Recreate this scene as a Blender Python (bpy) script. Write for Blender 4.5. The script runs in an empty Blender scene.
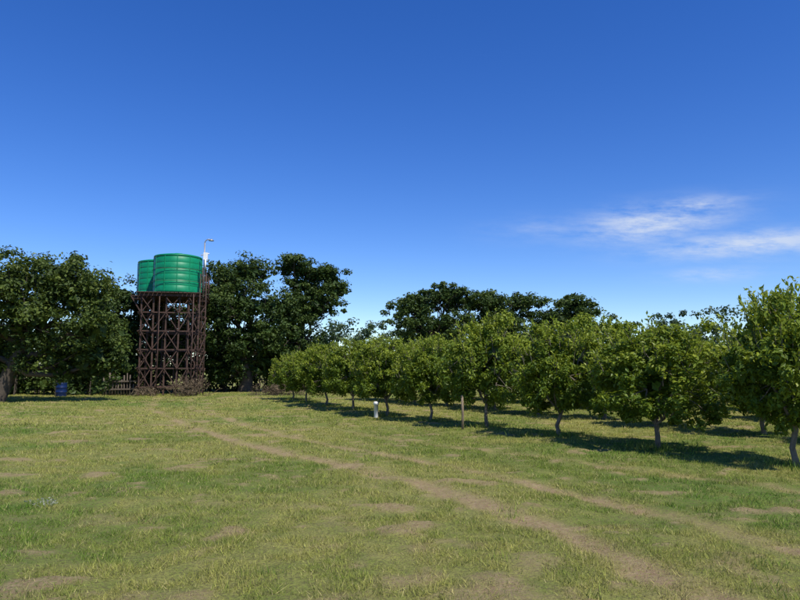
import bpy, math, numpy as np
from mathutils import Vector
R = np.random.default_rng(7)
scene = bpy.context.scene
scene.view_settings.view_transform='Standard'; scene.view_settings.look='None'; scene.view_settings.exposure=0
COL = scene.collection

# ---------------------------------------------------------------- noise
def _hash(ix,iy,seed):
    n = (ix.astype(np.int64)*374761393 + iy.astype(np.int64)*668265263 + seed*1442695041) & 0xFFFFFFFF
    n = ((n ^ (n>>13))*1274126177) & 0xFFFFFFFF
    return ((n ^ (n>>16)) & 0xFFFF)/65535.0
def vnoise(x,y,seed=0):
    ix=np.floor(x); iy=np.floor(y); fx=x-ix; fy=y-iy
    fx=fx*fx*(3-2*fx); fy=fy*fy*(3-2*fy)
    a=_hash(ix,iy,seed); b=_hash(ix+1,iy,seed); c=_hash(ix,iy+1,seed); d=_hash(ix+1,iy+1,seed)
    return (a*(1-fx)+b*fx)*(1-fy)+(c*(1-fx)+d*fx)*fy
def fbm(x,y,seed=0,o=4):
    s=0;a=.5;t=0
    for i in range(o):
        s=s+a*vnoise(x*2**i+17.3*i,y*2**i-9.1*i,seed+i); t+=a; a*=.5
    return s/t
def sstep(a,b,x):
    t=np.clip((x-a)/(b-a),0,1); return t*t*(3-2*t)

# ---------------------------------------------------------------- ground fields
TY=np.array([-20,0,3,5,7,9,12.2,17.5,26,34,60]); TX=np.array([6,3.9,3.2,2.65,2.0,0.95,-1.3,-4.6,-9.2,-11.5,-14])
rowdir=np.array([-1.32,2.35]); perp=np.array([.872,.489])*4.5
def fields(x,y):
    c=np.interp(y,TY,TX)+ (fbm(y*.3,y*0+3,51,2)-.5)*.5
    off=(x-c)*.87
    wob=(fbm(x*1.3,y*1.3,31,3)-.5)*.28
    r1=np.exp(-((off-.72+wob)/.17)**2); r2=np.exp(-((off+.72+wob)/.20)**2)
    off3=(x-c+.15*(y-8)-4.0)*.87+wob; r3=np.exp(-(off3/.22)**2)*.45*sstep(22,12,y)
    fade=1-.55*sstep(13,30,y)
    brk=.6+.9*sstep(.38,.62,fbm(x*2.1,y*2.1,77,4))
    rut=np.clip((r1*.85+r2+r3)*fade*brk,0,1)
    sml=fbm(x*4.1,y*4.1,92,3)
    bare=.85*sstep(.69,.76,fbm(x*1.2+2,y*1.9,11,4)+(sml-.5)*.25)
    bare=np.maximum(bare,.8*sstep(.74,.81,fbm(x*3,y*3.6,91,3)))
    near=sstep(9,4.5,y)
    bare=np.maximum(bare, near*.65*sstep(.60,.72,fbm(x*2.0+5,y*2.4,66,4)+(sml-.5)*.3))
    bare=np.clip(np.maximum(bare,rut*np.clip(.5+1.1*sml,0,1)),0,1)
    dry=np.clip(sstep(.38,.64,fbm(x*.4+3,y*.4,21,4))*.65+.75*(fbm(x*1.9,y*2.4,5,4)-.5)+rut*.6+.10+.22*sstep(8,20,y),0,1)
    lush=sstep(.42,.64,fbm(x*.22-8,y*.22,44,3))
    return rut,bare,dry,lush
def height(x,y):
    w=np.exp(-((np.hypot(x,y)/70)**2))
    h=(fbm(x*.12,y*.12,3,3)-.5)*.22+(fbm(x*.9,y*.9,8,3)-.5)*.09
    h=h+(fbm(x*4,y*4,9,2)-.5)*.035
    rut,bare,_,_=fields(x,y)
    return (h-rut*.05+ .05*bare*fbm(x*6,y*6,19,2))*w
# ---------------------------------------------------------------- mesh helper
def make_obj(name,verts,faces,mats,midx=None,attrs=None,smooth=False,fattrs=None,link=True):
    verts=np.asarray(verts,dtype=np.float32); faces=np.asarray(faces,dtype=np.int32); k=faces.shape[1]
    me=bpy.data.meshes.new(name)
    me.vertices.add(len(verts)); me.vertices.foreach_set('co',verts.ravel())
    me.loops.add(faces.size); me.loops.foreach_set('vertex_index',faces.ravel())
    me.polygons.add(len(faces)); me.polygons.foreach_set('loop_start',np.arange(0,faces.size,k,dtype=np.int32))
    try: me.polygons.foreach_set('loop_total',np.full(len(faces),k,dtype=np.int32))
    except Exception: pass
    for m in mats: me.materials.append(m)
    if midx is not None: me.polygons.foreach_set('material_index',np.asarray(midx,dtype=np.int32))
    me.update(calc_edges=True)
    for nme,v in (attrs or {}).items():
        a=me.attributes.new(nme,'FLOAT','POINT'); a.data.foreach_set('value',np.asarray(v,dtype=np.float32))
    for nme,v in (fattrs or {}).items():
        a=me.attributes.new(nme,'FLOAT','FACE'); a.data.foreach_set('value',np.asarray(v,dtype=np.float32))
    sm = np.full(len(faces),bool(smooth)) if not hasattr(smooth,'__len__') else np.asarray(smooth)
    me.polygons.foreach_set('use_smooth',sm)
    ob=bpy.data.objects.new(name,me)
    if link: COL.objects.link(ob)
    return ob
class MB:
    def __init__(s): s.v=[];s.f=[];s.m=[];s.t=[];s.s=[];s.n=0
    def add(s,v,f,m,t=0.5,smooth=False):
        v=np.asarray(v,float);f=np.asarray(f,int)
        s.v.append(v);s.f.append(f+s.n);s.n+=len(v)
        s.m.append(np.full(len(f),m)); s.t.append(np.full(len(f),t) if np.isscalar(t) else t); s.s.append(np.full(len(f),smooth))
    def tube(s,path,rad,m=0,sides=8,cap=True):
        P=np.asarray(path,float); n=len(P); rad=np.broadcast_to(rad,(n,))
        T=np.gradient(P,axis=0); T/=np.linalg.norm(T,axis=1)[:,None]+1e-9
        ref=np.array([0,0,1.]) if abs(T[0,2])<.9 else np.array([1.,0,0])
        vs=[]
        a=np.arange(sides)/sides*2*math.pi
        for i in range(n):
            u=np.cross(T[i],ref);u/=np.linalg.norm(u);w=np.cross(T[i],u)
            vs.append(P[i]+rad[i]*(np.cos(a)[:,None]*u+np.sin(a)[:,None]*w))
        V=np.vstack(vs);F=[]
        for i in range(n-1):
            for j in range(sides):
                k=(j+1)%sides; F.append((i*sides+j,i*sides+k,(i+1)*sides+k,(i+1)*sides+j))
        if cap:
            c0=len(V); V=np.vstack([V,P[0],P[-1]])
            for j in range(0,sides,2):
                F.append((c0,(j+2)%sides,j+1,j)); b=(n-1)*sides
                F.append((c0+1,b+j,b+j+1,b+(j+2)%sides))
        s.add(V,F,m,.5,True)
    def beam(s,a,b,w,h,m=0):
        a=np.array(a,float);b=np.array(b,float);t=b-a;t/=np.linalg.norm(t)
        ref=np.array([0,0,1.]) if abs(t[2])<.9 else np.array([0,1.,0])
        u=np.cross(t,ref);u/=np.linalg.norm(u);v=np.cross(t,u)
        V=[]
        for p in(a,b):
            for (i,j) in((-1,-1),(1,-1),(1,1),(-1,1)): V.append(p+u*i*w/2+v*j*h/2)
        s.add(V,[(0,1,2,3),(7,6,5,4),(0,4,5,1),(1,5,6,2),(2,6,7,3),(3,7,4,0)],m)
    def box(s,c,d,m=0):
        c=np.array(c,float); s.beam(c-[0,0,d[2]/2],c+[0,0,d[2]/2],d[0],d[1],m)
    def lathe(s,prof,c,m=0,seg=40):
        prof=np.array(prof);n=len(prof);a=np.arange(seg)/seg*2*math.pi
        V=np.vstack([np.c_[c[0]+r*np.cos(a),c[1]+r*np.sin(a),np.full(seg,c[2]+z)] for r,z in prof])
        F=[(i*seg+j,i*seg+(j+1)%seg,(i+1)*seg+(j+1)%seg,(i+1)*seg+j) for i in range(n-1) for j in range(seg)]
        s.add(V,F,m,.5,True)
    def leaves(s,C,SR,per,L,W,m,rng,flat=.75,tint=None,pw=.45,up=.5):
        C=np.asarray(C);n=len(C)*per
        c=np.repeat(C,per,0); sr=np.repeat(np.broadcast_to(SR,(len(C),)),per)
        d=rng.normal(size=(n,3)); d/=np.linalg.norm(d,axis=1)[:,None]
        r=sr*rng.random(n)**pw*(1+.25*rng.normal(size=n)*(rng.random(n)<.25))
        P=c+d*r[:,None]*np.array([1,1,flat])
        P[:,2]=np.maximum(P[:,2],.05)
        N=d*.6+np.array([0,0,up])+rng.normal(size=(n,3))*.5; N/=np.linalg.norm(N,axis=1)[:,None]
        T=np.cross(N,rng.normal(size=(n,3))); T/=np.linalg.norm(T,axis=1)[:,None]
        B=np.cross(N,T); sc=rng.uniform(.6,1.3,n)[:,None]
        t=np.repeat(rng.uniform(0,1,len(C)) if tint is None else tint,per)*.5+rng.random(n)*.5
        s.quads(P,T*L*sc,B*W*sc,m,t,N)
    def quads(s,P,T,B,m,t,N=None):
        n=len(P); fold=0 if N is None else N*np.linalg.norm(T,axis=1)[:,None]*.10
        V=np.stack([P-T/2,P+B/2+fold-T*.05,P+T/2,P-B/2+fold-T*.05],1).reshape(-1,3)
        F=np.arange(4*n).reshape(n,4); s.add(V,F,m,t,False)
    def obj(s,name,mats,link=True):
        return make_obj(name,np.vstack(s.v),np.vstack(s.f),mats,np.concatenate(s.m),None,np.concatenate(s.s),{'tint':np.concatenate(s.t)},link)
def empty(name,loc=(0,0,0)):
    e=bpy.data.objects.new(name,None); e.location=loc; e.empty_display_size=.3; COL.objects.link(e); return e

# ---------------------------------------------------------------- materials
def newmat(name):
    m=bpy.data.materials.new(name); m.use_nodes=True; nt=m.node_tree; nt.nodes.clear()
    o=nt.nodes.new('ShaderNodeOutputMaterial'); return m,nt,o
def nd(nt,t,**k):
    n=nt.nodes.new(t)
    for a,b in k.items(): setattr(n,a,b)
    return n
def mix(nt,f,a,b,mode='MIX'):
    n=nd(nt,'ShaderNodeMix',data_type='RGBA',blend_type=mode)
    for s,v in((n.inputs[0],f),(n.inputs[6],a),(n.inputs[7],b)):
        if isinstance(v,bpy.types.NodeSocket): nt.links.new(v,s)
        elif isinstance(v,(int,float)): s.default_value=v
        else: s.default_value=(*v,1)
    return n.outputs[2]
def noise(nt,scale,det=4,rough=.6,vec=None):
    n=nd(nt,'ShaderNodeTexNoise'); n.inputs['Scale'].default_value=scale;n.inputs['Detail'].default_value=det;n.inputs['Roughness'].default_value=rough
    if vec is None:
        g=nd(nt,'ShaderNodeNewGeometry'); vec=g.outputs['Position']
    nt.links.new(vec,n.inputs['Vector']); return n.outputs[0]
def ramp(nt,f,stops):
    r=nd(nt,'ShaderNodeValToRGB'); e=r.color_ramp.elements
    while len(e)<len(stops): e.new(.5)
    for i,(p,c) in enumerate(stops): e[i].position=p; e[i].color=(*c,1)
    nt.links.new(f,r.inputs[0]); return r.outputs[0]
def mapr(nt,f,a,b,c=0,d=1):
    n=nd(nt,'ShaderNodeMapRange'); nt.links.new(f,n.inputs[0])
    for i,v in enumerate((a,b,c,d)): n.inputs[i+1].default_value=v
    return n.outputs[0]
def attr(nt,name):
    return nd(nt,'ShaderNodeAttribute',attribute_name=name).outputs['Fac']
def simple(name,c1,c2,scale=8,rough=.7,metal=0,bump=.0,spec=.5):
    m,nt,o=newmat(name); p=nd(nt,'ShaderNodeBsdfPrincipled')
    f=mapr(nt,noise(nt,scale,6,.65),.35,.65)
    nt.links.new(mix(nt,f,c1,c2),p.inputs['Base Color']); p.inputs['Roughness'].default_value=rough; p.inputs['Metallic'].default_value=metal
    p.inputs['Specular IOR Level'].default_value=spec
    if bump:
        b=nd(nt,'ShaderNodeBump'); b.inputs['Strength'].default_value=bump;b.inputs['Distance'].default_value=.02
        nt.links.new(noise(nt,scale*4,4),b.inputs['Height']); nt.links.new(b.outputs[0],p.inputs['Normal'])
    nt.links.new(p.outputs[0],o.inputs[0]); return m
GREEN=(.165,.225,.036); YEL=(.325,.32,.083); STRAW=(.46,.385,.175); SOIL=(.275,.18,.10); LUSH=(.12,.21,.03)
def grass_color(nt):
    dry=attr(nt,'dry');bare=attr(nt,'bare');lush=attr(nt,'lush')
    base=mix(nt,lush,GREEN,LUSH)
    n1=noise(nt,2.8,4,.75)
    d2=nd(nt,'ShaderNodeMath',operation='MULTIPLY_ADD'); nt.links.new(mapr(nt,n1,.3,.7,-.5,.5),d2.inputs[0]); d2.inputs[1].default_value=1; nt.links.new(dry,d2.inputs[2]); d2.use_clamp=True
    base=mix(nt,d2.outputs[0],base,YEL)
    return base,bare
def mat_ground():
    m,nt,o=newmat('ground_soil_and_turf'); p=nd(nt,'ShaderNodeBsdfPrincipled'); p.inputs['Roughness'].default_value=.95; p.inputs['Specular IOR Level'].default_value=.15
    base,bare=grass_color(nt)
    soil=mix(nt,mapr(nt,noise(nt,14,6,.7),.35,.65),SOIL,(.40,.30,.165))
    soil=mix(nt,mapr(nt,noise(nt,45,4,.75),.50,.62,0,.85),soil,base)
    soil=mix(nt,mapr(nt,noise(nt,30,4,.75),.57,.66,0,.7),soil,(.11,.07,.04))
    thatch=mix(nt,mapr(nt,noise(nt,35,6,.8),.44,.6,0,.95),base,(.14,.125,.05))
    c=mix(nt,bare,thatch,soil)
    nt.links.new(c,p.inputs['Base Color'])
    b=nd(nt,'ShaderNodeBump'); b.inputs['Strength'].default_value=.8;b.inputs['Distance'].default_value=.04
    nt.links.new(noise(nt,38,6,.75),b.inputs['Height']); nt.links.new(b.outputs[0],p.inputs['Normal'])
    nt.links.new(p.outputs[0],o.inputs[0]); return m
def mat_blade():
    m,nt,o=newmat('grass_blades'); p=nd(nt,'ShaderNodeBsdfDiffuse')
    base,bare=grass_color(nt)
    t=attr(nt,'tint')
    c=mix(nt,mapr(nt,t,.70,.98,0,.85),base,STRAW)
    c=mix(nt,mapr(nt,bare,.1,.9,0,.6),c,(.38,.31,.14))
    h=nd(nt,'ShaderNodeMath',operation='FRACT'); mm=nd(nt,'ShaderNodeMath',operation='MULTIPLY'); nt.links.new(t,mm.inputs[0]); mm.inputs[1].default_value=37.; nt.links.new(mm.outputs[0],h.inputs[0])
    v=mapr(nt,h.outputs[0],0,1,.6,1.65)
    sc=nd(nt,'ShaderNodeVectorMath',operation='SCALE'); nt.links.new(c,sc.inputs[0]); nt.links.new(v,sc.inputs['Scale'])
    nt.links.new(sc.outputs[0],p.inputs[0])
    tr=nd(nt,'ShaderNodeBsdfTranslucent'); nt.links.new(sc.outputs[0],tr.inputs[0])
    ms=nd(nt,'ShaderNodeMixShader'); ms.inputs[0].default_value=.33; nt.links.new(p.outputs[0],ms.inputs[1]); nt.links.new(tr.outputs[0],ms.inputs[2])
    nt.links.new(ms.outputs[0],o.inputs[0]); return m
def mat_leaf(name,dark,mid,light,trans=.35,rough=.45,spec=.3):
    m,nt,o=newmat(name); p=nd(nt,'ShaderNodeBsdfPrincipled'); p.inputs['Roughness'].default_value=rough; p.inputs['Specular IOR Level'].default_value=spec
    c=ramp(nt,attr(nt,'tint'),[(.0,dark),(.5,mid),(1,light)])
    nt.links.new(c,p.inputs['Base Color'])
    tr=nd(nt,'ShaderNodeBsdfTranslucent'); nt.links.new(mix(nt,.5,c,(light[0],light[1],light[2]*.6)),tr.inputs[0])
    ms=nd(nt,'ShaderNodeMixShader'); ms.inputs[0].default_value=trans; nt.links.new(p.outputs[0],ms.inputs[1]); nt.links.new(tr.outputs[0],ms.inputs[2])
    nt.links.new(ms.outputs[0],o.inputs[0]); return m
M_ground=mat_ground(); M_blade=mat_blade()
M_bark=simple('bark',(.05,.04,.03),(.10,.078,.058),9,.9,bump=.6)
M_cbark=simple('citrus_bark',(.11,.09,.07),(.22,.185,.145),9,.9,bump=.5)
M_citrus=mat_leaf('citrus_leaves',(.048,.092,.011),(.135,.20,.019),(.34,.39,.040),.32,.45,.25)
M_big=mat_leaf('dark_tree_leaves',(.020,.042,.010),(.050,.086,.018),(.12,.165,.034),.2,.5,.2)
M_olive=mat_leaf('olive_tree_leaves',(.025,.045,.010),(.068,.103,.020),(.17,.21,.04),.22,.5,.2)
M_far=mat_leaf('far_tree_leaves',(.035,.065,.030),(.06,.10,.042),(.10,.14,.055),.2)
M_rust=simple('rusty_steel',(.040,.022,.016),(.095,.05,.035),5,.8,bump=.2)
M_plank=simple('weathered_wood',(.08,.06,.045),(.16,.13,.10),6,.9,bump=.3)
M_tank=simple('green_tank_plastic',(.0,.19,.080),(.004,.25,.11),2.5,.45,spec=.35)
M_white=simple('white_paint',(.68,.68,.66),(.8,.8,.78),10,.5)
M_metal=simple('galvanised_steel',(.3,.3,.3),(.42,.42,.42),10,.45,.6)
M_blue=simple('blue_plastic',(.006,.018,.08),(.01,.028,.11),6,.4,spec=.2)
M_twig=mat_leaf('dry_twigs',(.09,.065,.04),(.16,.12,.075),(.27,.21,.13),.1,.9)

# ---------------------------------------------------------------- ground
def axis(a,b,n,far):
    core=np.linspace(a,b,n); st=(b-a)/n
    g=[];d=st;p=0
    while p<far: d*=1.25; p+=d; g.append(p)
    g=np.array(g); return np.concatenate([a-g[::-1],core,b+g])
xs=axis(-24,22,520,3500); ys=axis(2,42,520,3500)
X,Y=np.meshgrid(xs,ys); Z=height(X,Y)
nx,ny=len(xs),len(ys)
i=np.arange(ny-1)[:,None]*nx+np.arange(nx-1)[None]; i=i.ravel()
rut,bare,dry,lush=fields(X.ravel(),Y.ravel())
make_obj('ground',np.c_[X.ravel(),Y.ravel(),Z.ravel()],np.c_[i,i+1,i+nx+1,i+nx],[M_ground],None,{'bare':bare,'dry':dry,'lush':lush},True)

# grass blades: one mesh
def blades(y0,y1,dens,hgt,wid,rng):
    hw=lambda y:.66*y+1.5
    w=hw(y1); n=int((y1-y0)*2*w*dens)
    x=rng.uniform(-w,w,n);y=rng.uniform(y0,y1,n); k=np.abs(x)<hw(y); x=x[k];y=y[k]
    rut,bare,dry,lush=fields(x,y)
    clump=fbm(x*4.2,y*4.2,61,3)
    keep=rng.random(len(x))<(1-.9*bare)*(.22+1.2*sstep(.33,.62,clump))
    return x[keep],y[keep],bare[keep],dry[keep],lush[keep],clump[keep],hgt,wid
GV=[];GA={'bare':[],'dry':[],'lush':[],'tint':[]}
for (y0,y1,dens,hg,wd) in((3.4,7,4000,.042,.0062),(7,11,2200,.046,.008),(11,17,1000,.052,.012),(17,27,380,.055,.022),(27,42,140,.06,.034)):
    x,y,ba,dr,lu,cl,hg,wd=blades(y0,y1,dens,hg,wd,R); n=len(x)
    z=height(x,y)-.004
    a=R.uniform(0,2*math.pi,n); h=hg*R.uniform(.35,1.3,n)*(.15+1.65*cl**1.2)*(1-.4*ba); lean=np.abs(R.normal(0,.9,n))
    L=R.uniform(0,2*math.pi,n); w=wd*R.uniform(.6,1.3,n)
    P=np.c_[x,y,z]; u=np.c_[np.cos(a),np.sin(a),0*a]*w[:,None]/2
    tip=P+np.c_[np.cos(L)*lean*h,np.sin(L)*lean*h,h]
    GV.append(np.stack([P-u,P+u,tip],1).reshape(-1,3))
    GA['bare'].append(np.repeat(ba,3));GA['dry'].append(np.repeat(dr,3));GA['lush'].append(np.repeat(lu,3));GA['tint'].append(np.repeat(R.random(n),3))
GV=np.vstack(GV)
make_obj('grass',GV,np.arange(len(GV)).reshape(-1,3),[M_blade],None,{k:np.concatenate(v) for k,v in GA.items()})

# ---------------------------------------------------------------- citrus trees
def limb(mb,a,b,r0,r1,rng,n=5,wob=.06,sides=6,sag=0):
    a=np.array(a,float);b=np.array(b,float);t=np.linspace(0,1,n)[:,None]
    P=a+(b-a)*t; P[1:-1]+=rng.normal(size=(n-2,3))*wob*np.linalg.norm(b-a); P[:,2]+=sag*np.sin(t[:,0]*math.pi)*np.linalg.norm(b-a)
    mb.tube(P,np.linspace(r0,r1,n),0,sides,False); return P
def citrus(seed,rx,rz,zc,lean=0):
    g=np.random.default_rng(seed); mb=MB()
    th=.46+g.uniform(0,.10)
    trunk=np.array([[0,0,-.1],[.01,.0,.02],[g.normal()*.03,g.normal()*.03,th*.5],[g.normal()*.04+lean*.1,g.normal()*.04,th]])
    mb.tube(trunk,[.08,.058,.050,.046],0,10,False)
    top=trunk[-1]
    nl=150; C=[]
    ph=g.uniform(0,6.28,6)
    while len(C)<nl:
        d=g.normal(size=3); d/=np.linalg.norm(d)
        az=math.atan2(d[1],d[0])
        k=1+.12*math.sin(2*az+ph[0])+.10*math.sin(3*az+ph[1])+.10*math.sin(5*d[2]+ph[2])+g.normal()*.08
        r=g.uniform(.5,1)**.45
        p=np.array([d[0]*rx*k*r,d[1]*rx*k*r,zc+d[2]*rz*k*r])
        if p[2]<.58: p[2]=.56+g.uniform(0,.3)
        C.append(p)
    C=np.array(C)
    mains=[]
    for i in range(6):
        az=i/6*6.28+g.uniform(-.4,.4); e=np.array([math.cos(az)*rx*.45,math.sin(az)*rx*.45,zc+g.uniform(-.25,.35)*rz])
        mains.append(limb(mb,top,e,.032,.014,g,6,.05,6,-.04))
    mp=np.vstack(mains)
    for c in C[::3]:
        j=np.argmin(np.linalg.norm(mp-c,axis=1)); limb(mb,mp[j],c,.011,.005,g,3,.05,4)
    mb.leaves(C,g.uniform(.11,.24,nl),100,.098,.052,1,g,.85,np.clip(g.random(nl)*.8+.45*(C[:,2]-zc)/rz+.10,0,1),.45,.75)  # random clump tint, plus sunlit crown tops painted in as lighter leaf colour
    d=g.normal(size=(30,3)); d/=np.linalg.norm(d,axis=1)[:,None]
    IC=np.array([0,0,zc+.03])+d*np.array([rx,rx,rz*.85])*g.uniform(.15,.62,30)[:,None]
    mb.leaves(IC,.28,42,.20,.12,1,g,.9,np.zeros(30))  # inner fill leaves, tinted dark to paint shade into the crown core
    S=[];T=[];tt=[]
    for i in range(70):
        az=g.uniform(0,6.28); e=g.uniform(-.2,1.45); k=g.uniform(.9,1.05)
        s0=np.array([math.cos(az)*math.cos(e)*rx*k,math.sin(az)*math.cos(e)*rx*k,zc+math.sin(e)*rz*k])
        dr=np.array([math.cos(az)*.5,math.sin(az)*.5,g.uniform(.5,1.5)]);dr/=np.linalg.norm(dr); ln=g.uniform(.10,.38)
        mb.tube(np.array([s0-dr*.15,s0+dr*ln]),[.007,.003],0,4,False)
        for q in np.linspace(0,1,14): S.append(s0+dr*ln*q+g.normal(size=3)*.025); T.append(dr*.6+g.normal(size=3)*.6); tt.append(.6+.4*g.random())
    S=np.array(S);T=np.array(T);T/=np.linalg.norm(T,axis=1)[:,None]; N=g.normal(size=T.shape)+[0,0,.5];B=np.cross(T,N);B/=np.linalg.norm(B,axis=1)[:,None]
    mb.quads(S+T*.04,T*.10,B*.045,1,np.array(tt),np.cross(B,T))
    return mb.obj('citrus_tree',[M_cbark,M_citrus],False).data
CV=[citrus(101,1.16,.97,1.44),citrus(102,1.12,.99,1.44),citrus(103,1.32,.94,1.40),citrus(104,1.16,1.0,1.44),citrus(105,1.2,.92,1.38)]
def put(x,y,v,s,rz):
    ob=bpy.data.objects.new('citrus_tree',CV[v]); COL.objects.link(ob)
    ob.location=(x,y,float(height(np.array([x]),np.array([y]))[0])); ob.scale=(s[0],s[0],s[1]); ob.rotation_euler=(0,0,rz)
front=[(6.40,10.71,0,(.88,1.14)),(5.08,13.03,2,(1.0,.97)),(3.69,15.26,1,(.92,1.02)),(2.34,17.8,3,(.93,1.15)),(.92,20.1,4,(.86,1.03)),(-.45,22.4,1,(.95,1.04)),(-1.75,24.7,2,(.9,1.05)),(-3.05,27.1,0,(.95,1.0)),(-4.2,29.5,3,(.85,.92)),(-5.2,31.8,4,(.85,.9))]
for q,(x,y,v,s) in enumerate(front): put(x,y,v,s,q*1.3+.4)
base=np.array([6.21,10.71])
for j in range(1,7):
    for k in range(-1,9):
        p=base+rowdir*k*1.02+perp*j+R.normal(size=2)*.15
        if j==1 and k<0: continue
        if abs(p[0])>.72*p[1]+2: continue
        sc=R.uniform(.88,1.1); put(p[0],p[1],int(R.integers(5)),(sc*1.03,sc*R.uniform(.97,1.12)),R.uniform(0,6.28))
put(8.3,8.2,2,(.9,1.0),2.1)

# ---------------------------------------------------------------- large trees
def bigtree(name,loc,trunk_top,tr,lobes,mat,seed,dens=1.0,L=.19,W=.11,sub=1.0,per=88):
    g=np.random.default_rng(seed); mb=MB(); tt=np.array(trunk_top,float)
    tp=np.array([[0,0,-.3],[0,0,.1],tt*[.3,.3,.35]+g.normal(size=3)*.08,tt*[.6,.6,.7]+g.normal(size=3)*.1,tt])
    mb.tube(tp,[tr*1.5,tr*1.15,tr,tr*.85,tr*.7],0,10,False)
    for (cx,cy,cz,rx,ry,rz) in lobes:
        c=np.array([cx,cy,cz]); start=tp[3] if cz<tt[2]+1.2 else tt
        if cz<1.9: start=tp[2]
        P=limb(mb,start,c-[0,0,rz*.3],tr*.45,tr*.14,g,6,.05,7,-.04)
        n=int(max(8,dens*(rx*ry+rx*rz+ry*rz)/3*9.0/(sub*sub)))
        d=g.normal(size=(n,3));d/=np.linalg.norm(d,axis=1)[:,None]
        d[:,2]=np.where((d[:,2]<-.3)&(g.random(n)<.5),-d[:,2],d[:,2])
        r=g.uniform(.25,1,n)**.45*(1+g.normal(size=n)*.12)
        C=c+d*r[:,None]*np.array([rx,ry,rz])
        C[:,2]=np.maximum(C[:,2],.5)
        for q in C[g.random(n)<.35]:
            limb(mb,P[int(g.integers(2,6))],q,tr*.10,.02,g,4,.07,4)
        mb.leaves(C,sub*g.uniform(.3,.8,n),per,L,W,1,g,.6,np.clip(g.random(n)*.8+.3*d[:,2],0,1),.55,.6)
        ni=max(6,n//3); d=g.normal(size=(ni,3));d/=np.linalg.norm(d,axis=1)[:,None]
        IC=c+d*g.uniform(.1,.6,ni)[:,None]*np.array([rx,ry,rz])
        mb.leaves(IC,sub*.7,45,.42,.26,1,g,.7,np.zeros(ni),.6,.3)  # large inner leaves fill each lobe; their dark tint is painted interior shadow
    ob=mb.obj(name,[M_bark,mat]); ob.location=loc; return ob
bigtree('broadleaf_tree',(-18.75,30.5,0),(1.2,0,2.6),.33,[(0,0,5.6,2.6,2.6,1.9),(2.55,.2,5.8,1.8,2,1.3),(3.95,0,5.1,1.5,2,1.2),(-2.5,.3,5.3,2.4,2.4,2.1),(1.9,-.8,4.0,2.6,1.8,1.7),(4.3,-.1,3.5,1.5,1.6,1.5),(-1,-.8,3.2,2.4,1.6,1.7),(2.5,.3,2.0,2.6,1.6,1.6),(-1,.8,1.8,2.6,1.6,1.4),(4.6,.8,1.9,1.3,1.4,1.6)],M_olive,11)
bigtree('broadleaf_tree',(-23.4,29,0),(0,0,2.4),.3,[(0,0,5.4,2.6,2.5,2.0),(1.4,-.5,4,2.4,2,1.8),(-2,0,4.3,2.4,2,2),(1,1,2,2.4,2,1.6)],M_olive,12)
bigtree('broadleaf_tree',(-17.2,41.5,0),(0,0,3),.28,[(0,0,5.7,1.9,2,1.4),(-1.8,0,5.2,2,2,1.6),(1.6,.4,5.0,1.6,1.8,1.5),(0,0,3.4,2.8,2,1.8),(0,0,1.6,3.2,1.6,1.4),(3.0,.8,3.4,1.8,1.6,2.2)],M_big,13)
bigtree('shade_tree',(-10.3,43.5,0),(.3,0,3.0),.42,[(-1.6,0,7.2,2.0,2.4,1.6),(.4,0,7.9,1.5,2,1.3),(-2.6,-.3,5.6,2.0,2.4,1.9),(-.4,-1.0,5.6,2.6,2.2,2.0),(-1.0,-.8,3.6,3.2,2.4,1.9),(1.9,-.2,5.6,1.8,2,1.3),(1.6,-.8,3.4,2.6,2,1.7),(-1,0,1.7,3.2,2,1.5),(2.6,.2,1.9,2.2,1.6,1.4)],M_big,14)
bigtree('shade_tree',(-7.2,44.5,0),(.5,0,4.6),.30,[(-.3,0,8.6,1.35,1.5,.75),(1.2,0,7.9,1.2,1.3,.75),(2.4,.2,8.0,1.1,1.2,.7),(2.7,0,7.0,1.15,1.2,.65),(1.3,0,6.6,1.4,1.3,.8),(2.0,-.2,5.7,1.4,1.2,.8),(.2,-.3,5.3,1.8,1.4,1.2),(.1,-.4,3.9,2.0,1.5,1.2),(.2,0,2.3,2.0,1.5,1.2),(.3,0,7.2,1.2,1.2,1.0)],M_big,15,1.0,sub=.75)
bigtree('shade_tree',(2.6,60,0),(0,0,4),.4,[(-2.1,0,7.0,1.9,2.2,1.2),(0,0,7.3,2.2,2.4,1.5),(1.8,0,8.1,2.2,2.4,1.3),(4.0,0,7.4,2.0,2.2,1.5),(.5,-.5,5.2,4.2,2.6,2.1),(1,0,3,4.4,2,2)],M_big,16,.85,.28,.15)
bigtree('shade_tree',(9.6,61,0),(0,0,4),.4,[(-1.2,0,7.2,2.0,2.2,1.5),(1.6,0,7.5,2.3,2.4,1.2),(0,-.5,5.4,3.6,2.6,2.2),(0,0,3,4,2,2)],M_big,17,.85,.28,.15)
bigtree('shade_tree',(15.6,60,0),(0,0,4),.36,[(-1.6,0,6.4,1.9,2.2,1.3),(.3,0,7.5,1.3,2,.8),(1.3,0,6.6,1.7,2,1.3),(0,-.5,4.8,3.2,2.4,2.0)],M_big,18,.8,.28,.15)
g=np.random.default_rng(33); mb=MB(); C=[]
for x in np.arange(-150,190,3.0):
    yy=96+g.normal()*4; top=7.0+1.6*math.sin(x*.11+1.0)+g.normal()*.6
    if 38<x<52: top=9.6+g.normal()*.4
    if -12<x<2: top=8.3+g.normal()*.4
    if 20<x<32: top=8.4+g.normal()*.4
    mb.tube(np.array([[x,yy,-.2],[x+g.normal()*.4,yy,top*.6]]),[.3,.15],0,6,False)
    for q in range(22):
        C.append([x+g.normal()*2.0,yy+g.normal()*2,top*g.uniform(.1,1)**.7-.2])
C=np.array(C); mb.leaves(C,g.uniform(.7,1.3,len(C)),55,.48,.30,1,g,.65,None,.5,.6)
mb.obj('distant_tree_line',[M_bark,M_far])
g=np.random.default_rng(34); mb=MB(); C=[]
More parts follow.
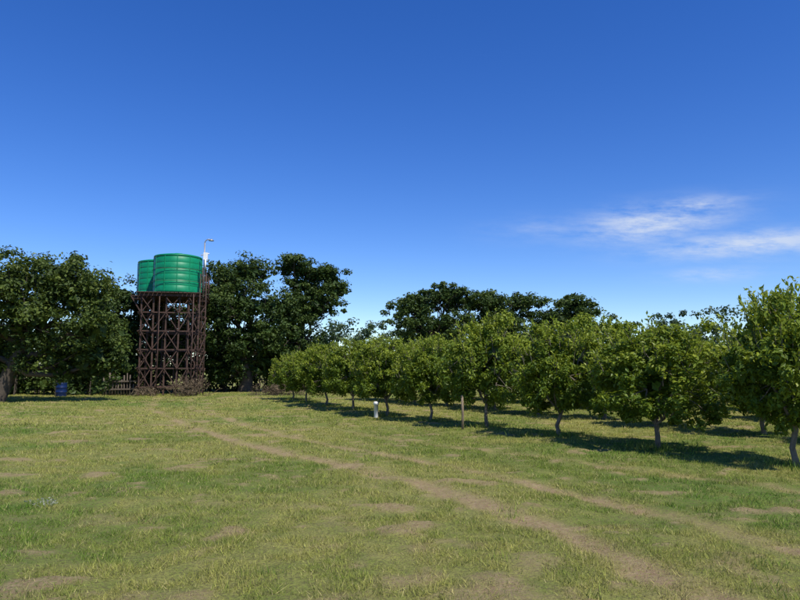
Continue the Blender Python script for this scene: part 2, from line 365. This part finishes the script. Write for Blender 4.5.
for x in np.arange(-34,-2.4,.7):
    for q in range(13):
        C.append([x+g.normal()*.5,45.5+g.normal()*.9,g.uniform(.1,4.0 if x<-5 else 2.2)])
    if x<-15.8:
        for q in range(11): C.append([x+g.normal()*.4,38.8+g.normal()*.7,g.uniform(.1,3.6)])
C=np.array(C)
for c in C[::4]: mb.tube(np.array([[c[0],c[1],-.1],[c[0]+.1,c[1],c[2]]]),[.05,.015],0,5,False)
mb.leaves(C,g.uniform(.45,.9,len(C)),45,.30,.18,1,g,.8,None,.5,.5); mb.obj('shrub_thicket',[M_bark,M_big])

# ---------------------------------------------------------------- water tower
tw=empty('water_tower',(-13.1,38,0)); tw.rotation_euler=(0,0,.2)
mb=MB(); x0,x1,y0,y1=-1.72,1.38,-1.2,2.4
cols=[x0,-1.1,-.4,.3,.85,x1]; rows=[y0,.6,y1]
H=5.6
for yy in rows:
    for xx in cols:
        if yy==.6 and xx in(-.4,.3): continue
        mb.beam((xx+R.normal()*.02,yy,-.2),(xx+R.normal()*.03,yy,H),.085,.085)
for z in(.5,1.55,2.6,3.65,4.7):
    for yy in rows: mb.beam((x0-.03,yy-.08,z),(x1+.03,yy-.08,z),.06,.07)
    for xx in(x0,x1): mb.beam((xx-.08,y0,z-.08),(xx-.08,y1,z-.08),.06,.07)
zs=[.5,1.55,2.6,3.65,4.7,5.55]
for k in range(5):
    for a in range(5):
        xa,xb=cols[a],cols[a+1]
        if (a+k)%3!=2: mb.beam((xa,y0-.14,zs[k]),(xb,y0-.14,zs[k+1]),.045,.045)
        if (a+2*k)%2==0: mb.beam((xb,y0-.195,zs[k]),(xa,y0-.195,zs[k+1]),.045,.045)
    for xx in(x0-.14,x1+.1): mb.beam((xx,y0,zs[k]),(xx,y1,zs[k+1]),.045,.045); mb.beam((xx-.055,y1,zs[k]),(xx-.055,y0,zs[k+1]),.045,.045)
    mb.beam((x0,y1+.1,zs[k]),(x1,y1+.1,zs[k+1]),.05,.05); mb.beam((x1,y1+.16,zs[k]),(x0,y1+.16,zs[k+1]),.05,.05)
for yy in(y0+.06,y1+.25): mb.beam((x0,yy,4.6),(x0-.6,yy,5.6),.06,.06)
o=mb.obj('steel_lattice_frame',[M_rust]); o.parent=tw
mb=MB()
for yy in(-1.35,-.4): mb.beam((-1.95,yy,5.70),(1.60,yy,5.70),.10,.16)
for yy in(.6,1.7,2.9): mb.beam((-2.62,yy,5.70),(1.60,yy,5.70),.10,.16)
for xx in np.arange(-2.6,1.62,.23): mb.beam((xx,-1.6 if xx>-2.0 else .45,5.82),(xx,3.1,5.82),.19,.05)
o=mb.obj('platform',[M_rust]); o.parent=tw
def tank(name,c,r,h):
    mb=MB(); pr=[(0,0),(r*.97,0),(r,.04)]
    nb=6
    for b in range(nb):
        z0=.08+(h-.36)*b/nb; z1=.08+(h-.36)*(b+1)/nb; d=z1-z0
        pr+=[(r,z0+.01),(r,z0+d*.84),(r-.010,z0+d*.87),(r-.010,z0+d*.95),(r,z1)]
    zt=h-.28
    pr+=[(r+.02,zt+.02),(r+.02,zt+.08),(r-.01,zt+.11),(r*.8,zt+.17),(r*.5,zt+.21),(.34,zt+.23),(.33,zt+.30),(.30,zt+.32),(0,zt+.33)]
    mb.lathe(pr,c,0,64)
    for q in range(12):
        a=q/12*6.283+.1; mb.beam((c[0]+math.cos(a)*(r*.99),c[1]+math.sin(a)*r*.99,c[2]+zt+.05),(c[0]+math.cos(a)*r*.55,c[1]+math.sin(a)*r*.55,c[2]+zt+.2),.05,.04)
        mb.beam((c[0]+math.cos(a)*(r+.004),c[1]+math.sin(a)*(r+.004),c[2]+.05),(c[0]+math.cos(a)*(r+.004),c[1]+math.sin(a)*(r+.004),c[2]+zt),.045,.03)
    ob=mb.obj(name,[M_tank]); ob.parent=tw
tank('tank_front',(.02,-.25,5.85),1.34,2.36); tank('tank_back',(-1.30,2.10,5.85),1.32,2.36)
mb=MB(); rx=1.55
for (xx,yy) in((rx,-1.5),(rx,.3),(rx,2.0),(rx,2.7)): mb.tube([(xx,yy,5.8),(xx,yy,7.3)],.03,0,6)
for z in(6.5,7.25): mb.tube([(rx,-1.5,z),(rx,2.7,z)],.022,0,6)
for z in(6.5,7.2):
    a=np.linspace(math.pi*.8,math.pi*2.25,24); mb.tube(np.c_[.02+1.42*np.cos(a),-.25+1.42*np.sin(a),np.full(24,z)],.012,0,6)
for xx in(1.45,1.78): mb.tube([(xx,-1.68,-.1),(xx,-1.68,6.9)],.028,0,6)
for z in np.arange(.25,6.8,.3): mb.tube([(1.45,-1.68,z),(1.78,-1.68,z)],.015,0,6)
o=mb.obj('railing_and_ladder',[M_rust]); o.parent=tw
mb=MB(); mb.tube([(1.1,-1.62,-.1),(1.1,-1.62,5.75)],.03,0,8); mb.tube([(-.75,-1.45,-.1),(-.75,-1.45,5.6)],.03,0,8)
o=mb.obj('downpipes',[M_rust]); o.parent=tw
mb=MB(); mb.tube([(1.6,-1.42,5.6),(1.6,-1.42,8.75)],.04,0,8)
a=np.linspace(0,1.5,7); mb.tube(np.c_[1.6+.28*(1-np.cos(a)),np.full(7,-1.42),8.75+.22*np.sin(a)],.03,0,8)
mb.lathe([(0,.06),(.05,.06),(.16,-.03),(.16,-.05),(0,-.05)],(1.95,-1.42,8.93),0,14)
o=mb.obj('lamp_mast',[M_metal]); o.parent=tw
mb=MB(); mb.box((1.68,-1.55,7.95),(.24,.12,.42)); mb.tube([(1.4,-1.5,8.0),(1.88,-1.5,8.12)],.03,0,6); mb.tube([(1.68,-1.6,7.2),(1.68,-1.6,7.75)],.05,0,8)
o=mb.obj('antenna_box',[M_white]); o.parent=tw

# ---------------------------------------------------------------- small objects
def gz(x,y): return float(height(np.array([float(x)]),np.array([float(y)]))[0])
mb=MB(); mb.lathe([(0,0),(.28,0),(.29,.03),(.285,.28),(.30,.30),(.285,.32),(.285,.58),(.30,.60),(.285,.62),(.285,.86),(.295,.9),(.27,.9),(.26,.87),(0,.87)],(0,0,0),0,28)
mb.lathe([(.04,.87),(.04,.90),(0,.9)],(.15,0,0),0,10)
o=mb.obj('blue_drum',[M_blue]); o.location=(-18.9,36.6,gz(-18.9,36.6)); o.scale=(1,1,.85)
mb=MB(); mb.lathe([(.07,-.1),(.07,.42),(.09,.42),(.09,.5),(.06,.53),(0,.535)],(0,0,0),0,18)
o=mb.obj('white_marker_post',[M_white]); o.location=(-.80,22.0,gz(-.80,22.0))
mb=MB(); mb.tube([(0,0,-.1),(.01,0,.4),(.0,.01,.85)],[.035,.032,.03],0,8); mb.tube([(-.02,0,.84),(.0,0,.88)],[.03,.02],0,8)
o=mb.obj('wooden_stake',[simple('stake_wood',(.16,.12,.08),(.26,.20,.13),8,.9)]); o.location=(1.62,17.1,gz(1.62,17.1))
mb=MB()
for xx in np.arange(-17.0,-15.2,.17): mb.tube([(xx,37.6+R.normal()*.03,-.1),(xx+R.normal()*.05,37.6,1.0+R.normal()*.15)],R.uniform(.03,.05),0,6)
mb.beam((-17.1,37.52,.35),(-15.1,37.52,.38),.06,.08); mb.beam((-17.1,37.52,.8),(-15.1,37.52,.82),.06,.08)
mb.obj('pole_fence',[M_plank])
def brush(name,loc,w,d,h,n,leafy,seed):
    g=np.random.default_rng(seed); mb=MB()
    for i in range(n):
        a=g.uniform(0,6.28);c=np.array([g.normal()*w*.35,g.normal()*d*.35,g.uniform(0,h*.5)]); ln=g.uniform(.3,.9)*h
        dr=np.array([math.cos(a),math.sin(a),g.uniform(0,1.6)]);dr/=np.linalg.norm(dr)
        limb(mb,c,c+dr*ln,.014,.005,g,4,.08,4)
    C=np.c_[g.normal(size=n)*w*.33,g.normal(size=n)*d*.33,g.uniform(.05,h*.75,n)]
    mb.leaves(C,.3,leafy,.12,.035,1,g,.7); o=mb.obj(name,[M_twig,M_twig]); o.location=loc
brush('brush_pile',(-11.8,36.3,0),1.5,1.0,1.2,60,30,5)
brush('brush_pile',(-14.0,36.2,0),1.2,.8,.6,30,20,6)
brush('brush_pile',(-6.9,37.5,0),2.0,1.2,.9,60,45,7)
g=np.random.default_rng(60); P=[]
for t in front+[(-13,36.2,0,0),(-12,36.4,0,0),(-14.6,36.4,0,0),(-17,34,0,0),(-16,38,0,0),(-8,38,0,0),(-10,39,0,0),(-18,29,0,0),(-5,36,0,0)]:
    n=260; sp=.35 if len(P)<10 else 1.6
    P.append(np.c_[t[0]+g.normal(size=n)*sp,t[1]+g.normal(size=n)*sp*.8])
for q in range(110):
    yy=4.5+30*g.random()**1.2; xx=g.uniform(-.66,.66)*yy; n=int(g.integers(14,40)); P.append(np.c_[xx+g.normal(size=n)*.07,yy+g.normal(size=n)*.07])
P=np.vstack(P); n=len(P); z=height(P[:,0],P[:,1]); h=g.uniform(.04,.11,n); h[:10*260]*=1.7; a=g.uniform(0,6.28,n); L=g.uniform(0,6.28,n)
B=np.c_[P,z-.01]; u=np.c_[np.cos(a),np.sin(a),0*a]*.005; u[:19*260]*=1.8
V=np.stack([B-u,B+u,B+np.c_[np.cos(L)*h*.5,np.sin(L)*h*.5,h]],1).reshape(-1,3)
one=np.ones(3*n)
make_obj('weeds',V,np.arange(3*n).reshape(-1,3),[M_blade],None,{'bare':one*0,'dry':one*.35,'lush':one,'tint':np.repeat(g.random(n)*.8,3)})
mb=MB(); C=np.c_[g.normal(size=9)*.12,g.normal(size=9)*.08,g.uniform(.03,.08,9)]
for c in C: mb.tube([(c[0]*.5,c[1]*.5,-.01),tuple(c)],[.003,.002],0,4)
mb.leaves(C,.05,9,.03,.012,1,g,.7)
M_pale=mat_leaf('pale_weed_leaves',(.2,.22,.15),(.32,.33,.25),(.45,.46,.36),.2,.8)
o=mb.obj('pale_weed',[M_pale,M_pale]); o.location=(-3.85,7.3,gz(-3.85,7.3))

# ---------------------------------------------------------------- light, sky
el=math.radians(55); sh=Vector((-.6,.8,0)).normalized()
d=Vector((sh.x*math.cos(el),sh.y*math.cos(el),-math.sin(el)))
ld=bpy.data.lights.new('sun','SUN'); ld.energy=5; ld.angle=math.radians(.53); ld.color=(1,.95,.86)
lo=bpy.data.objects.new('sun',ld); lo.rotation_euler=d.to_track_quat('-Z','Y').to_euler(); COL.objects.link(lo)
w=bpy.data.worlds.new('World'); scene.world=w; w.use_nodes=True; nt=w.node_tree; nt.nodes.clear()
out=nd(nt,'ShaderNodeOutputWorld'); bg=nd(nt,'ShaderNodeBackground'); bg.inputs[1].default_value=.13
sky=nd(nt,'ShaderNodeTexSky',sky_type='NISHITA'); sky.sun_disc=False; sky.sun_elevation=el; sky.sun_rotation=math.atan2(.6,-.8)
sky.altitude=1400; sky.air_density=1.1; sky.dust_density=.05; sky.ozone_density=5.0
tc=nd(nt,'ShaderNodeTexCoord'); sp=nd(nt,'ShaderNodeSeparateXYZ'); nt.links.new(tc.outputs['Generated'],sp.inputs[0])
def M(op,*a,clamp=False):
    n=nd(nt,'ShaderNodeMath',operation=op); n.use_clamp=clamp
    for i,v in enumerate(a):
        if isinstance(v,bpy.types.NodeSocket): nt.links.new(v,n.inputs[i])
        else: n.inputs[i].default_value=v
    return n.outputs[0]
az=M('ARCTAN2',sp.outputs[0],sp.outputs[1]); ele=M('ARCSINE',sp.outputs[2])
cv=nd(nt,'ShaderNodeCombineXYZ'); nt.links.new(M('MULTIPLY',az,9.),cv.inputs[0]); nt.links.new(M('ADD',M('MULTIPLY',ele,34.),M('MULTIPLY',az,3.)),cv.inputs[1])
nz=noise(nt,1.3,8,.66,cv.outputs[0])
tot=None
for (a0,e0,ra,re,st,tilt) in((.375,.207,.09,.024,1.0,.04),(.50,.168,.12,.016,1.0,.0),(.45,.130,.06,.010,.45,0),(.24,.208,.09,.018,.25,0),(.43,.226,.06,.012,.8,.0)):
    da=M('SUBTRACT',az,a0); de=M('SUBTRACT',M('SUBTRACT',ele,e0),M('MULTIPLY',da,tilt))
    q=M('ADD',M('POWER',M('ABSOLUTE',M('DIVIDE',da,ra)),2.),M('POWER',M('ABSOLUTE',M('DIVIDE',de,re)),2.))
    m_=M('MULTIPLY',M('POWER',2.718,M('MULTIPLY',q,-1.)),st)
    tot=m_ if tot is None else M('MAXIMUM',tot,m_)
cl=M('MULTIPLY',tot,mapr(nt,nz,.36,.60,.05,1.15),clamp=True)
cl=M('MULTIPLY',cl,.72)
hs=nd(nt,'ShaderNodeHueSaturation'); hs.inputs['Hue'].default_value=.517; hs.inputs['Saturation'].default_value=1.28; hs.inputs['Value'].default_value=1.24; nt.links.new(sky.outputs[0],hs.inputs['Color'])
nt.links.new(mix(nt,cl,hs.outputs[0],(5.6,6.1,6.9)),bg.inputs[0]); nt.links.new(bg.outputs[0],out.inputs[0])

cam=bpy.data.cameras.new('camera'); cam.lens=29.25; cam.sensor_width=36; cam.clip_end=8000; cam.clip_start=.1
co=bpy.data.objects.new('camera',cam); co.location=(0,0,1.6+gz(0,0)); co.rotation_euler=(math.radians(96),0,0); COL.objects.link(co); scene.camera=co
